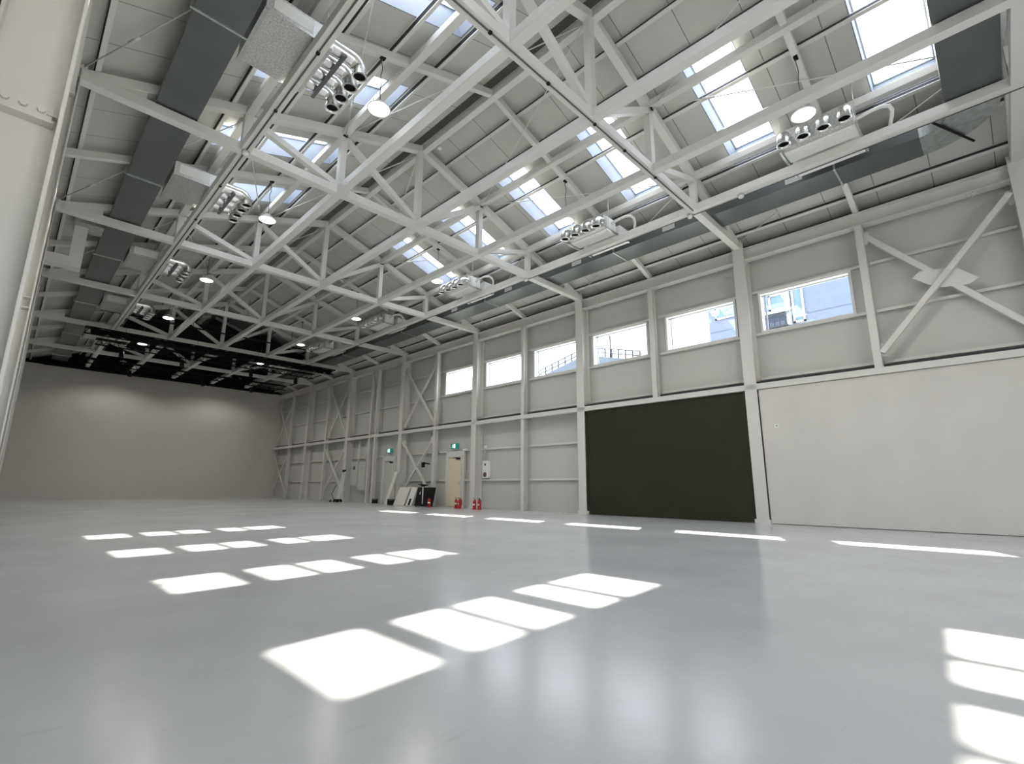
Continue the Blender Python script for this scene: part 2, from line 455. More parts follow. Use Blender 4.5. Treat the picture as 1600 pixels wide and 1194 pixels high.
# beams running the length of the hall
PLACE = {1: 'left of the left lamp row', 2: 'just right of the left lamp row', 3: 'under the ridge', 4: 'left of the right lamp row', 5: 'beside the dark right-hand duct'}
for i in range(1, 6):
    m = MB(); m.bar((NX[i], YB + .02, ZC), (NX[i], YF + .3, ZC), .18, .178)
    tag(m.build('lengthwise_beam', M['steel']), 'white lower beam along the hall, %s' % PLACE[i], 'beam', 'lower lengthwise beams')
for i in (1, 2, 4, 5):
    z = RC(NX[i]) - .03
    m = MB(); m.bar((NX[i], YB + .02, z), (NX[i], YF + .3, z), .15, .16)
    tag(m.build('roof_strut', M['steel']), 'white strut under the roof deck, %s' % PLACE[i], 'beam', 'upper lengthwise struts')
m = MB(); m.bar((XC, YB + .02, RC(XC) - .03), (XC, YF + .3, RC(XC) - .03), .16, .16)
tag(m.build('ridge_beam', M['steel']), 'white ridge beam beside the dark slot along the roof ridge', 'beam')
SIDE = {-1: 'left', 1: 'right'}
# purlins
for s in (-1, 1):
    for i in range(7):
        d = (.76, 1.60, 2.64, 3.58, 4.54, 5.52, 6.55)[i]; x = XC + s * d; z = RC(x) + .155
        r = thing('purlin', 'thin pale roof purlin on the %s slope, %s down from the ridge' % (SIDE[s], ['first', 'second', 'third', 'fourth', 'fifth', 'sixth', 'seventh'][i]), 'purlin', (x, 15, z), 'roof purlins, %s slope' % SIDE[s])
        m = MB(); m.csec((x, YB + .02, z), (x, YF + .3, z), .075, .115, up=(s * SN, 0, CS), flip=-1); m.build('channel', M['steel'], r)
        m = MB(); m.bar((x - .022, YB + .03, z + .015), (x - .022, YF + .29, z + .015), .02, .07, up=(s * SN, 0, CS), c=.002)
        o = m.build('shade_strip', M['gap_shade'], r); o['label'] = 'dark strip for the shade in the channel'  # dark bar stands in for the shade inside the open channel
# rafters at mid bay
for k in range(1, 8):
    y = YK(k) - BAY / 2
    if y > YF: continue
    for s in (-1, 1):
        e = XC + s * 6.95
        m = MB(); m.bar((e, y, RC(e) + .01), (XC + s * .02, y, RC(XC) + .01), .12, .15)
        tag(m.build('mid_bay_rafter', M['steel']), 'slender white rafter between trusses on the %s slope, %s from the camera' % (SIDE[s], ORD[k - 1]), 'rafter', 'mid-bay rafters, %s slope' % SIDE[s])

# roof bracing rods
def rod(a, b, lab):
    a, b = V(a), V(b); d = (b - a).normalized()
    r = thing('bracing_rod', lab, 'bracing rod', a, 'roof bracing rods')
    m = MB(); m.tube([a, b], .012, 8); m.build('rod', M['steel'], r)
    t = MB(); c = a + (b - a) * .2; t.tube([c - d * .12, c + d * .12], .026, 8); t.build('turnbuckle', M['steel'], r)
    t = MB(); t.box(a - V((.05, .01, .04)), a + V((.05, .012, .04))); t.build('end_lug', M['steel'], r)
for k in (1, 2, 3, 4):
    for i, j in ((0, 1), (2, 1), (2, 3), (4, 3), (4, 5), (6, 5)):
        a = (NX[i], YK(k) - .10, RC(NX[i]) - .11 if i not in (0, 6) else 7.56)
        b = (NX[j], YK(k - 1) + .1, RC(NX[j]) - .11)
        sd = 'left' if i < 3 else 'right'
        nm = {(0, 1): 'off the left eave', (2, 1): 'left of the left lamps', (2, 3): 'between left lamps and ridge', (4, 3): 'between right lamps and ridge', (4, 5): 'right of the right lamps', (6, 5): 'off the right eave'}[(i, j)]
        rod(a, b, 'white bracing rod %s in roof bay %s' % (nm, ['nearest to the camera', 'second from the camera', 'third from the camera', 'fourth from the camera'][k - 1]))

# eave beams, mid-height beam, posts, girts of the right wall
for s in (1, -1):
    x = (XR + .17) if s > 0 else (XL - .17)
    r = thing('eave_beam', 'deep white eave beam along the top of the %s wall' % SIDE[s], 'beam', (x, 15, 7.0), 'eave beams')
    m = MB(); m.hsec((x, YB + .02, 7.17), (x, YF + .3, 7.17), .26, .34, .018, .012); m.build('web_and_flanges', M['steel'], r)
    if s > 0:
        for y in (3.6, 9.3, -.3, 14.8):
            m = MB()
            for q in (-.10, .02): m.box((x - .006, y + q, 7.03), (x - .03, y + q + .05, 7.31))
            for q in range(5):
                for xx in (-.08, .08): m.tube([(x + xx, y - .12 + q * .06, 7.0), (x + xx, y - .12 + q * .06, 6.965)], .013, 6)
            m.build('splice_plate', M['steel'], r)
m = MB(); m.bar((XR + .10, YB + .02, 3.435), (XR + .10, YF - .02, 3.435), .20, .15)
tag(m.build('mid_beam', M['steel']), 'white horizontal beam at mid height along the right wall', 'beam')
for nm, x0, x1, z0, z1, lab in (('wall_gap_shade', 13.60, 13.79, 3.50, 3.60, 'dark strip for the shaded gap just above the mid-height beam of the right wall'),
                               ('eave_gap_shade', 13.56, 13.79, 7.35, 7.44, 'dark strip for the shaded gap above the right eave beam'),
                               ('eave_gap_shade', -.50, -.27, 7.35, 7.44, 'dark strip for the shaded gap above the left eave beam')):
    m = MB(); m.box((x0, YB + .02, z0), (x1, YF - .02, z1)); tag(m.build(nm, M['gap_shade']), lab, 'shade strip')  # dark boxes paint the shade in the gaps above the beams
posts = [(1.72, 3.51), (7.22, 3.51), (12.72, 0), (18.22, 0), (23.97, 0), (23.40, 0), (29.22, 0), (34.72, 0)]
PN = ['between the last window and the cross brace', 'between the two windows above the dark olive panel', 'between the second and third windows from the far end', 'left of the farthest window, beside the cross brace', 'farther one of the close pair by the cabinets', 'nearer one of the close pair by the cabinets', 'beside the middle cross brace of the far wall stretch', 'beside the farthest cross brace']
for (y, z0), n in zip(posts, PN):
    m = MB(); m.hsec((XR + .12, y, z0), (XR + .12, y, 7.0), .15, .18, .012, .010, up=(1, 0, 0))
    tag(m.build('wall_post', M['steel']), 'slim white wall post %s' % n, 'post', 'wall posts')
# girts: runs between verticals
verts_up = sorted([YK(k) for k in range(0, 8)] + [p[0] for p in posts] + [-3.78])
def girt(y0, y1, z, lab, x=WR - .05, w=.09, h=.07):
    m = MB(); m.csec((x, y0, z), (x, y1, z), h, w, .006, up=(1, 0, 0)); m.bar((x - .045, y0, z), (x - .045, y1, z), .065, .012, up=(1, 0, 0), c=.001)
    tag(m.build('wall_girt', M['steel']), lab, 'girt', 'wall girts')
BAYN = ['beside the near cross brace', 'at the window right of the white column', 'at the right-hand window over the olive panel', 'at the left-hand window over the olive panel', 'at the window above the alarm box bay, nearer half', 'at the window above the fire alarm box', 'over the cream door', 'in the cross-braced half bay by the leaning boards', 'over the grey door', 'between the close pair of posts', 'over the electrical cabinets', 'in the half bay by the middle far brace', 'beyond the middle far brace', 'in the half bay before the farthest brace', 'at the farthest brace']
segs = [(-.85, 1.63), (1.81, 4.30), (4.64, 7.13), (7.31, 9.80), (10.14, 12.63), (12.81, 15.30), (15.64, 18.13), (18.31, 20.80), (21.14, 23.31), (23.49, 23.88), (24.06, 26.30), (26.64, 29.13), (29.31, 31.80), (32.14, 34.63), (34.81, 37.38)]
ZN = {6.09: 'upper', 4.90: 'middle', 3.68: 'ledge-level', 2.36: 'lower-wall upper', 1.12: 'lower-wall lower'}
for i, (a, b) in enumerate(segs):
    for z in (6.09, 4.90, 3.68):
        girt(a, b, z, 'thin white %s girt %s' % (ZN[z], BAYN[i]))
    if i >= 4:
        for z in (2.36, 1.12):
            aa, bb = a, b
            if i == 6: # door 2 between 16.5 and 17.5
                girt(17.62, b, z, 'thin white %s girt left of the cream door' % ZN[z]); bb = 16.42
                girt(a, bb, z, 'thin white %s girt right of the cream door' % ZN[z]); continue
            if i == 8:
                girt(22.86, b, z, 'thin white %s girt left of the grey door' % ZN[z]); bb = 21.72
                girt(a, bb, z, 'thin white %s girt right of the grey door' % ZN[z]); continue
            girt(a, b, z, 'thin white %s girt %s' % (ZN[z], BAYN[i].replace('window above the ', 'half bay of the ')))
# cross braces
def xbrace(y0, y1, z0, z1, lab, r=.055, gusset=False, x=XR + .12):
    root = thing('cross_brace', lab, 'cross brace', (x, (y0 + y1) / 2, z0), 'wall cross braces')
    m = MB(); m.bar((x - .05, y0, z0), (x - .05, y1, z1), r * 1.6, r * 1.3, up=(1, 0, 0)); m.build('diagonal_bar', M['steel'], root)
    m = MB(); m.bar((x + .04, y1, z0), (x + .04, y0, z1), r * 1.6, r * 1.3, up=(1, 0, 0)); m.build('diagonal_bar', M['steel'], root)
    ym, zm = (y0 + y1) / 2, (z0 + z1) / 2
    if gusset:
        m = MB(); m.prof((x + .005, ym, zm), (x - .012, ym, zm), [(.50, .14), (.36, .26), (-.08, .20), (-.28, .12), (-.55, -.16), (-.40, -.26), (.08, -.20), (.28, -.06)])
        m.build('gusset_plate', M['steel'], root)
        b = MB()
        for t in (.04, .08, .455, .48, .52, .545, .92, .96):
            yy, zz = y0 + (y1 - y0) * t, z0 + (z1 - z0) * t
            b.tube([(x - .08, yy, zz), (x - .105, yy, zz)], .016, 6, smooth=False)
        b.build('bolt', M['steel'], root)
    for (yy, zz, sy, sz) in ((y0, z0, 1, 1), (y1, z1, -1, -1), (y1, z0, -1, 1), (y0, z1, 1, -1)):
        m = MB(); q = [(yy - sy * .08, zz - sz * .09), (yy + sy * .16, zz - sz * .09), (yy + sy * .20, zz + sz * .18), (yy - sy * .02, zz + sz * .24), (yy - sy * .08, zz + sz * .1)]
        m.add([(x - .006, a, b) for a, b in q] + [(x + .006, a, b) for a, b in q], [(0, 1, 2, 3, 4), (9, 8, 7, 6, 5)] + [(i, (i + 1) % 5, 5 + (i + 1) % 5, 5 + i) for i in range(5)])
        m.build('end_plate', M['steel'], root)
xbrace(1.62, -.83, 3.85, 6.72, 'big white cross brace of bolted steel at the right edge, above the white partition', .075, True)
xbrace(18.30, 20.78, 3.75, 6.60, 'white upper cross brace left of the farthest window', .062)
xbrace(18.40, 20.80, .55, 2.98, 'white lower cross brace behind the leaning boards', .062)
xbrace(26.70, 29.08, 3.80, 6.75, 'white upper cross brace above the folded ladder', .06)
xbrace(26.75, 29.08, .6, 2.95, 'white lower cross brace behind the folded ladder', .06)
xbrace(34.85, 37.25, 3.75, 6.70, 'white upper cross brace next to the far partition', .06)
xbrace(34.85, 37.25, .5, 3.0, 'white lower cross brace next to the far partition', .06)

# ------------------------------------------------------------------ ducts
def duct_run(mb, x0, x1, y0, y1, zb, zt0, zt1):
    vs = [(x0, y0, zb), (x1, y0, zb), (x1, y0, zt1), (x0, y0, zt0), (x0, y1, zb), (x1, y1, zb), (x1, y1, zt1), (x0, y1, zt0)]
    mb.add(vs, [(0, 1, 2, 3), (7, 6, 5, 4), (0, 4, 5, 1), (1, 5, 6, 2), (2, 6, 7, 3), (3, 7, 4, 0)])
r = thing('air_duct', 'long dark grey sheet-metal duct along the left roof slope', 'duct', (1.23, 15, 7.53), 'ventilation ducts')
m = MB(); duct_run(m, .90, 1.55, YB + .3, 36.6, 7.535, 7.66, 7.88); m.build('duct_body', M['duct'], r)
for y in (1.85, 7.35, 12.85, 18.35, 23.85, 29.35, 34.85):
    m = MB(); duct_run(m, .85, 1.60, y - .02, y + .02, 7.512, 7.66, 7.89); m.build('hanger_rail', M['galv'], r)
m = MB(); duct_run(m, .30, .90, 16.3, 17.0, 7.545, 7.62, 7.64); m.build('branch', M['galv'], r)
m = MB(); m.prof((-.40, 16.75, 6.52), (.60, 16.75, 6.52), [(-.17, -.13), (.17, -.13), (.17, .13), (-.17, .13)]); m.box((.33, 16.58, 6.65), (.60, 16.92, 7.60))
o = m.build('boxed_branch', M['steel'], r); o['label'] = 'white L-shaped boxed branch of the dark duct'

r = thing('air_duct', 'long dark grey sheet-metal duct above the right wall, ending in a galvanised elbow', 'duct', (11.9, 15, 7.53), 'ventilation ducts')
m = MB(); duct_run(m, 11.50, 12.25, .30, 36.6, 7.535, 7.95, 7.70); m.build('duct_body', M['duct'], r)
for y in (1.72, 7.25, 12.8, 18.3, 23.8, 29.3, 34.8):
    m = MB(); duct_run(m, 11.46, 12.29, y - .018, y + .018, 7.515, 7.95, 7.70); m.build('hanger_rail', M['galv'], r)
# elbow turning towards the hall: quarter ring around (11.3, .4)
m = MB(); cx, cy = 11.08, .30; ri, ro = .43, 1.16; n = 12
for i in range(n):
    t0, t1 = -math.pi / 2 * i / n, -math.pi / 2 * (i + 1) / n
    P = lambda rr, t, z: (cx + rr * math.cos(t), cy + rr * math.sin(t), z)
    m.add([P(ri, t0, 7.535), P(ro, t0, 7.535), P(ro, t1, 7.535), P(ri, t1, 7.535), P(ri, t0, 7.86), P(ro, t0, 7.70), P(ro, t1, 7.80), P(ri, t1, 7.9)],
          [(0, 1, 2, 3), (7, 6, 5, 4), (0, 3, 7, 4), (1, 5, 6, 2)])
el = m.build('elbow', M['galv'], r); el['label'] = 'galvanised elbow of the dark duct'
m = MB(); m.box((7.2, -.86, 7.535), (11.08, -.13, 7.86)); m.build('cross_run', M['duct'], r)
m = MB(); m.tube([(11.0, .12, 7.50), (12.3, -.45, 7.50)], .022, 8); m.build('hanger_rod', M['black'], r)
for y in (2.5, 5.53, 8.6, 11.6, 14.6):
    m = MB(); m.box((11.485, y - .17, 7.60), (11.50, y + .17, 7.74)); o = m.build('grille', M['white'], r); o['label'] = 'small white grille on the duct side'
    g = MB()
    for q in range(5): g.box((11.478, y - .15, 7.615 + q * .025), (11.486, y + .15, 7.622 + q * .025))
    sub(g, 'louvre', M['galv'], o)

# ------------------------------------------------------------------ air units
def arc_pipe(x0, y, z, sx, rad=.17, drop=.06, run=.25):
    pts = [(x0, y, z)]
    x1 = x0 + sx * run
    for i in range(1, 3): pts.append((x0 + sx * run * i / 2, y, z))
    for i in range(1, 9):
        t = math.pi / 2 * i / 8
        pts.append((x1 + sx * rad * math.sin(t), y, z - rad * (1 - math.cos(t))))
    pts.append((x1 + sx * rad, y, z - rad - drop))
    return pts
def add_pipe(root, x0, y, z, sx, rad, run, pr=.115):
    pts = arc_pipe(x0, y, z, sx, rad, .07, run)
    m = MB(); m.tube(pts, pr, 18, cap=False)
    # seams on the bend
    for i in (3, 5, 7, 9):
        a, b = V(pts[i]), V(pts[i + 1]) if i + 1 < len(pts) else V(pts[i])
        d = (V(pts[i + 1]) - V(pts[i - 1])).normalized()
        m.tube([a - d * .006, a + d * .006], pr + .006, 18, cap=False)
    e = V(pts[-1])
    m.tube([e + V((0, 0, .012)), e - V((0, 0, .012))], pr + .014, 18, cap=False)
    m.lathe([(pr + .014, -.012), (pr - .018, -.012), (pr - .018, .03)], e, 18)
    part = m.build('air_pipe', M['tube'], root)
    q = MB(); q.tube([e + V((0, 0, .0)), e + V((0, 0, .06))], pr - .016, 18, cap=False); q.disc(e + V((0, 0, .06)), pr - .016, (0, 0, -1), 18)
    sub(q, 'pipe_mouth', M['black'], part)
    return pts
def unit_left(k):
    y = YK(k) - BAY / 2 + .0
    r = thing('air_unit', {2: 'foil-wrapped air unit beside the left duct, nearest and largest', }.get(k, 'foil-wrapped air unit beside the left duct, %s from the camera' % ORD[k - 2]), 'air unit', (2.0, y, 7.45), 'air units on the left')
    m = MB(); m.box((1.62, y - .62, 7.54), (2.62, y + .62, 7.86)); m.build('casing', M['foil'], r)
    for a, b in ((1.60, 1.66), (2.5, 2.56)):
        m = MB(); m.box((a, y - .63, 7.50), (b, y + .63, 7.54)); m.build('support_rail', M['galv'], r)
    m = MB(); m.box((1.72, y - .60, 7.60), (2.3, y - .625, 7.82)); m.build('white_cover', M['white'], r)
    zz = RC(2.0) - .02
    for q in (-.56, .56):
        m = MB(); m.tube([(2.52, y + q, 7.86), (2.52, y + q, RC(2.52) + .1)], .006, 6); m.build('hanger_rod', M['chrome'], r)
    b = MB(); b.box((2.80, y - .62, 7.575), (2.86, y + .62, 7.615)); b.build('pipe_rail', M['cable'], r)
    for q in (-.49, -.165, .165, .49):
        add_pipe(r, 2.62, y + q, 7.745, 1, .19, .34)
def unit_right(k):
    y = YK(k) - BAY / 2
    r = thing('air_unit', {1: 'white air unit with four bright bent pipes, nearest on the right'}.get(k, 'white air unit with four bent pipes, %s on the right from the camera' % ORD[k - 1]), 'air unit', (10.5, y, 7.45), 'air units on the right')
    m = MB(); m.box((10.22, y - .60, 7.545), (10.64, y + .60, 7.92)); m.box((10.84, y - .60, 7.545), (11.30, y + .60, 7.90)); m.build('casing', M['white'], r)
    m = MB(); m.box((10.08, y - .60, 7.56), (10.22, y + .60, 7.90)); m.build('foil_wrap', M['foil'], r)
    m = MB(); m.box((10.30, y - .52, 7.538), (10.62, y + .52, 7.545)); m.build('access_panel', M['pvc'], r)
    for q in (-.66, .62):
        m = MB(); m.box((10.12, y + q, 7.50), (11.25, y + q + .04, 7.54)); m.build('support_rail', M['galv'], r)
    for q in (-.64, .64):
        m = MB(); m.tube([(10.25, y + q, 7.5), (10.25, y + q, RC(10.25) + .1)], .006, 6); m.build('hanger_rod', M['chrome'], r)
    for q in (-.51, -.17, .17, .51):
        add_pipe(r, 10.10, y + q, 7.72, -1, .15, .10)
    m = MB(); x, zz = 10.45, 7.78
    m.tube([(x, y - .60, zz), (x, y - .85, zz + .04), (x + .02, y - 1.0, zz + .06), (x + .1, y - 1.12, zz + .06), (x + .22, y - 1.15, zz + .03), (x + .32, y - 1.12, zz - .04), (x + .36, y - 1.08, zz - .15), (x + .36, y - 1.08, zz - .33)], .034, 12)
    m.build('drain_pipe', M['pvc'], r)
for k in range(2, 7): unit_left(k)
for k in range(1, 7): unit_right(k)

# ------------------------------------------------------------------ pendant lamps
def lamp(x, y, z, lab, lit=True):
    r = thing('pendant_lamp', lab, 'lamp', (x, y, z), 'high-bay pendant lamps')
    top = RC(x) - .07
    m = MB(); m.lathe([(.0, .14), (.06, .14), (.065, .10), (.13, .075), (.15, .06), (.15, .03), (.205, .004), (.21, -.012), (.19, -.012), (.185, .0), (.0, .0)], (x, y, z), 28); m.build('lamp_shade', M['white'], r)
    m = MB(); m.lathe([(.0, -.035), (.135, -.035), (.15, -.03), (.15, -.008)], (x, y, z), 28); m.build('lens', M['lens'], r)
    m = MB(); m.lathe([(.166, -.014), (.19, -.014)], (x, y, z), 28); m.build('glow_ring', M['lens2'], r)
    m = MB(); m.lathe([(.150, -.016), (.166, -.016)], (x, y, z), 28); m.build('trim_ring', M['ringgrey'], r)
    m = MB(); n = 10
    m.tube([(x + .012 * math.sin(i * 1.9), y + .012 * math.cos(i * 1.3), z + .14 + (top - z - .14) * i / n) for i in range(n + 1)], .009, 6); m.build('cable', M['cable'], r)
    m = MB(); m.box((x - .05, y - .035, top - .02), (x + .05, y + .035, top + .03)); m.build('ceiling_hook', M['black'], r)
    m = MB()
    for s in (-1, 1): m.box((x + s * .13 - .012, y - .02, z + .06), (x + s * .13 + .012, y + .02, z + .13))
    m.build('bracket', M['galv'], r)
    if lit:
        li = bpy.data.lights.new('lamp_light', 'SPOT'); li.energy = LAMP_W; li.spot_size = math.radians(150); li.spot_blend = .45
        li.shadow_soft_size = .15; li.color = (1.0, .96, .90)
        o = bpy.data.objects.new('lamp_light', li); COL.objects.link(o); o.parent = r; o.location = (0, 0, -.06)
LAMP_W = 170
M['lens2'] = emit('lamp_ring_glow', (1.0, .98, .93), 1.6)
M['ringgrey'] = paint('lamp_ring_grey', (.12, .12, .12), .5)
for k in range(2, 8):
    lamp(3.80, YK(k) - BAY / 2, 7.58, 'lit round pendant lamp, %s of the left row' % ['nearest', 'second', 'third', 'fourth', 'fifth', 'farthest'][k - 2])
for k in range(1, 8):
    lamp(9.25, YK(k) - BAY / 2, 7.60 if k > 1 else 7.52, 'lit round pendant lamp, %s of the right row' % ['nearest', 'second', 'third', 'fourth', 'fifth', 'sixth', 'farthest'][k - 1])

# ------------------------------------------------------------------ conduits and detectors
def conduit(pts, lab, r=.012, clips=()):
    root = thing('cable_conduit', lab, 'conduit', pts[0], 'cable conduits on the beams')
    m = MB(); m.tube(pts, r, 8); m.build('cable', M['cable'], root)
    if clips:
        m = MB()
        for c in clips: m.box(V(c) - V((.025, .025, .02)), V(c) + V((.025, .025, .02)))
        m.build('clip', M['black'], root)
y = YK(1) - .02
conduit([(XL + .2, y, 7.317), (10.6, y, 7.317)], 'dark cable conduit under the chord of the second truss', .013, [(q, y, 7.317) for q in (4.0, 5.3, 6.6, 7.6, 8.8)])
conduit([(NX[1], YB + .1, 7.317), (NX[1], 30, 7.317)], 'dark cable conduit under the left lower beam', .013, [(NX[1], q, 7.317) for q in (5.2, 6.6, 8.3, 11.5, 13.5)])
conduit([(NX[5] + .06, YB + .1, 7.318), (NX[5] + .06, 30, 7.318)], 'dark cable conduit under the right lower beam beside the dark duct', .010)
def detector(x, y, z, lab):
    r = thing('smoke_detector', lab, 'detector', (x, y, z), 'ceiling detectors')
    m = MB(); m.lathe([(0, -.002), (.06, -.002), (.065, -.03), (.05, -.06), (0, -.062)], (x, y, z), 18); m.build('body', M['pvc'], r)
    m = MB(); m.lathe([(0, .008), (.075, .008), (.075, -.004), (.06, -.004)], (x, y, z), 18); m.build('base_ring', M['galv'], r)
detector(NX[1], 9.85, 7.305, 'round white detector under the left lower beam near a truss joint')
detector(NX[5], 3.40, 7.318, 'round white detector under the right lower beam, right of the truss joint')
detector(NX[5], 4.60, 7.305, 'round white detector at the second truss joint beside the right duct')
detector(NX[5], 10.05, 7.318, 'round white detector at the third truss joint beside the right duct')
detector(6.75, 9.4, RC(6.75) - .10, 'round white detector up by the ridge at the third truss')

# ------------------------------------------------------------------ black stage rig at the far end
def rig(y, z, x0, x1, lab, thin=False, drape=True):
    r = thing('lighting_truss', lab, 'lighting truss', ((x0 + x1) / 2, y, z), 'black lighting trusses at the far end')
    if thin:
        m = MB(); m.tube([(x0, y, z), (x1, y, z)], .035, 10); m.build('pipe', M['black'], r)
    else:
        for dz, dy in ((0, 0), (.26, .13), (.26, -.13)):
            m = MB(); m.tube([(x0, y + dy, z + dz), (x1, y + dy, z + dz)], .028, 8); m.build('pipe', M['black'], r)
        m = MB(); n = int((x1 - x0) / .3)
        for i in range(n):
            xa, xb = x0 + i * .3, x0 + (i + .5) * .3
            m.tube([(xa, y, z), (xb, y + .13, z + .26), (xa + .3, y, z)], .012, 6)
            m.tube([(xa, y, z), (xb, y - .13, z + .26), (xa + .3, y, z)], .012, 6)
        m.build('lattice', M['black'], r)
    if drape:
        m = MB(); pts = []; rs = []; n = 60
        for i in range(n + 1):
            pts.append((x0 + .2 + (x1 - x0 - .4) * i / n, y + .02 * math.sin(i), z + (.14 if not thin else 0) + .015 * math.sin(i * 2.3))); rs.append(.12 + .018 * math.sin(i * 1.7) + .010 * math.sin(i * 4.1))
        m.tube(pts, rs, 12); m.build('rolled_drape', M['cloth'], r)
    for q in range(4):
        xx = x0 + (x1 - x0) * (q + .5) / 4
        m = MB(); m.tube([(xx, y, z + .05), (xx, y, RC(xx) - .05)], .008, 6); m.build('hanger_cable', M['black'], r)
def stage_light(x, y, z, lab):
    r = thing('stage_light', lab, 'stage light', (x, y, z), 'black stage lights on the far trusses')
    m = MB(); m.tube([(x, y, z - .28), (x, y + .03, z - .12), (x, y + .06, z + .06)], [.10, .095, .06], 14); m.build('body', M['black'], r)
    m = MB(); m.tube([(x - .13, y, z - .08), (x - .13, y, z + .14), (x + .13, y, z + .14), (x + .13, y, z - .08)], .012, 6); m.build('yoke', M['black'], r)
rig(24.6, 7.62, 1.7, 10.2, 'thin black pipe batten hung before the sixth truss', True, False)
rig(25.75, 6.84, 1.42, 12.0, 'black lighting truss nearest the camera, with a rolled drape')
rig(28.4, 7.02, 2.0, 12.0, 'black lighting truss second from the camera, bare lattice', False, False)
rig(33.2, 7.02, 1.9, 12.3, 'black lighting truss third from the camera, bare lattice', False, False)
rig(36.3, 7.20, .6, 12.6, 'black lighting truss right above the top of the far partition', False, True)
# black cloth stretched under the roof of the last bays
m = MB(); nx, ny = 40, 24
for i in range(nx + 1):
    for j in range(ny + 1):
        xx = 2.95 + (11.2 - 2.95) * i / nx; yy = 27.6 + (37.3 - 27.6) * j / ny
        m.v.append((xx, yy, min(RC(xx) - .13, 8.75) - .05 + .03 * math.sin(i * 1.9) * math.sin(j * .7 + i * .3)))
for i in range(nx):
    for j in range(ny):
        a = i * (ny + 1) + j; m.f.append((a, a + 1, a + ny + 2, a + ny + 1)); m.sm.append(True)
tag(m.build('ceiling_cloth', M['cloth']), 'black cloth stretched under the roof above the far partition end', 'cloth')
for i, (x, yy) in enumerate([(3.0, 28.4), (5.4, 28.4), (8.6, 28.4), (11.0, 28.4), (4.0, 33.2), (7.5, 33.2), (10.2, 33.2)]):
    stage_light(x, yy, 6.88, 'black stage light on the %s far truss, %s from the left' % ('second' if yy < 30 else 'third', ['first', 'second', 'third', 'fourth', 'first', 'second', 'third'][i]))

# ------------------------------------------------------------------ doors, signs, cabinets
def door(n, y0, y1, leafm, lab):
    root = bpy.data.objects.new('door_%d' % n, None); root.location = (WR - .1, (y0 + y1) / 2, 0); COL.objects.link(root); struct(root)
    m = MB(); a, b = y0 - .07, y1 + .07
    m.box((WR - .16, a, 0), (WR - .02, y0, 2.17)); m.box((WR - .16, y1, 0), (WR - .02, b, 2.17)); m.box((WR - .16, y0, 2.09), (WR - .02, y1, 2.17)); m.build('door_frame', M['steel'], root)
    m = MB(); m.box((WR - .11, y0 + .004, .02), (WR - .06, y1 - .004, 2.085)); lf = m.build('door_leaf', leafm, root)
    m = MB(); yy = y0 + .07
    m.tube([(WR - .11, yy, 1.0), (WR - .17, yy, 1.0), (WR - .17, yy + .13, 1.0)], .012, 8); m.box((WR - .118, yy - .02, .9), (WR - .11, yy + .02, 1.1)); sub(m, 'door_handle', M['chrome'], lf)
    m = MB(); m.box((WR - .16, y0 + .1, 2.0), (WR - .11, y0 + .32, 2.06)); m.tube([(WR - .15, y0 + .2, 2.06), (WR - .22, y0 + .34, 2.08), (WR - .15, y0 + .5, 2.1)], .01, 6); sub(m, 'door_closer', M['black'], lf)
    # full-height frame posts and transom up to the girt
    m = MB(); m.box((WR - .13, a - .12, 0), (WR - .03, a, 2.36)); m.box((WR - .13, b, 0), (WR - .03, b + .12, 2.36)); m.box((WR - .10, a, 2.17), (WR - .04, b, 2.36)); m.build('surround', M['steel'], root)
door(1, 16.55, 17.42, M['cream'], '')
door(2, 21.85, 22.72, M['greydoor'], '')
def exit_sign(y, z, lab):
    x = WR - .13
    r = thing('exit_sign', lab, 'exit sign', (x, y, z), 'green exit signs')
    m = MB(); m.box((x - .04, y - .2, z - .11), (x + .09, y + .2, z + .11)); m.build('housing', M['green'], r)
    xf = x - .043
    m = MB(); m.box((xf, y - .11, z - .085), (xf + .002, y - .005, z + .085)); m.build('doorway_symbol', M['exitwhite'], r)
    f = MB()   # running figure
    f.disc((xf - .002, y + .045, z + .07), .017, (-1, 0, 0), 12)
    for a, b, w in (((y + .05, z + .045), (y + .06, z - .01), .026), ((y + .06, z - .01), (y + .02, z - .04), .016), ((y + .02, z - .04), (y + .03, z - .085), .014), ((y + .06, z - .01), (y + .09, z - .05), .016), ((y + .09, z - .05), (y + .13, z - .05), .013), ((y + .05, z + .04), (y + .015, z + .01), .012), ((y + .05, z + .04), (y + .095, z + .02), .012)):
        f.bar((xf - .001, *a), (xf - .001, *b), .003, w, up=(0, 0, 1) if abs(b[0] - a[0]) > abs(b[1] - a[1]) else (0, 1, 0), c=.0005)
    f.build('running_figure', M['exitwhite'], r)
exit_sign(17.05, 2.58, 'green exit sign above the cream door')
exit_sign(22.33, 2.62, 'green exit sign above the grey door')

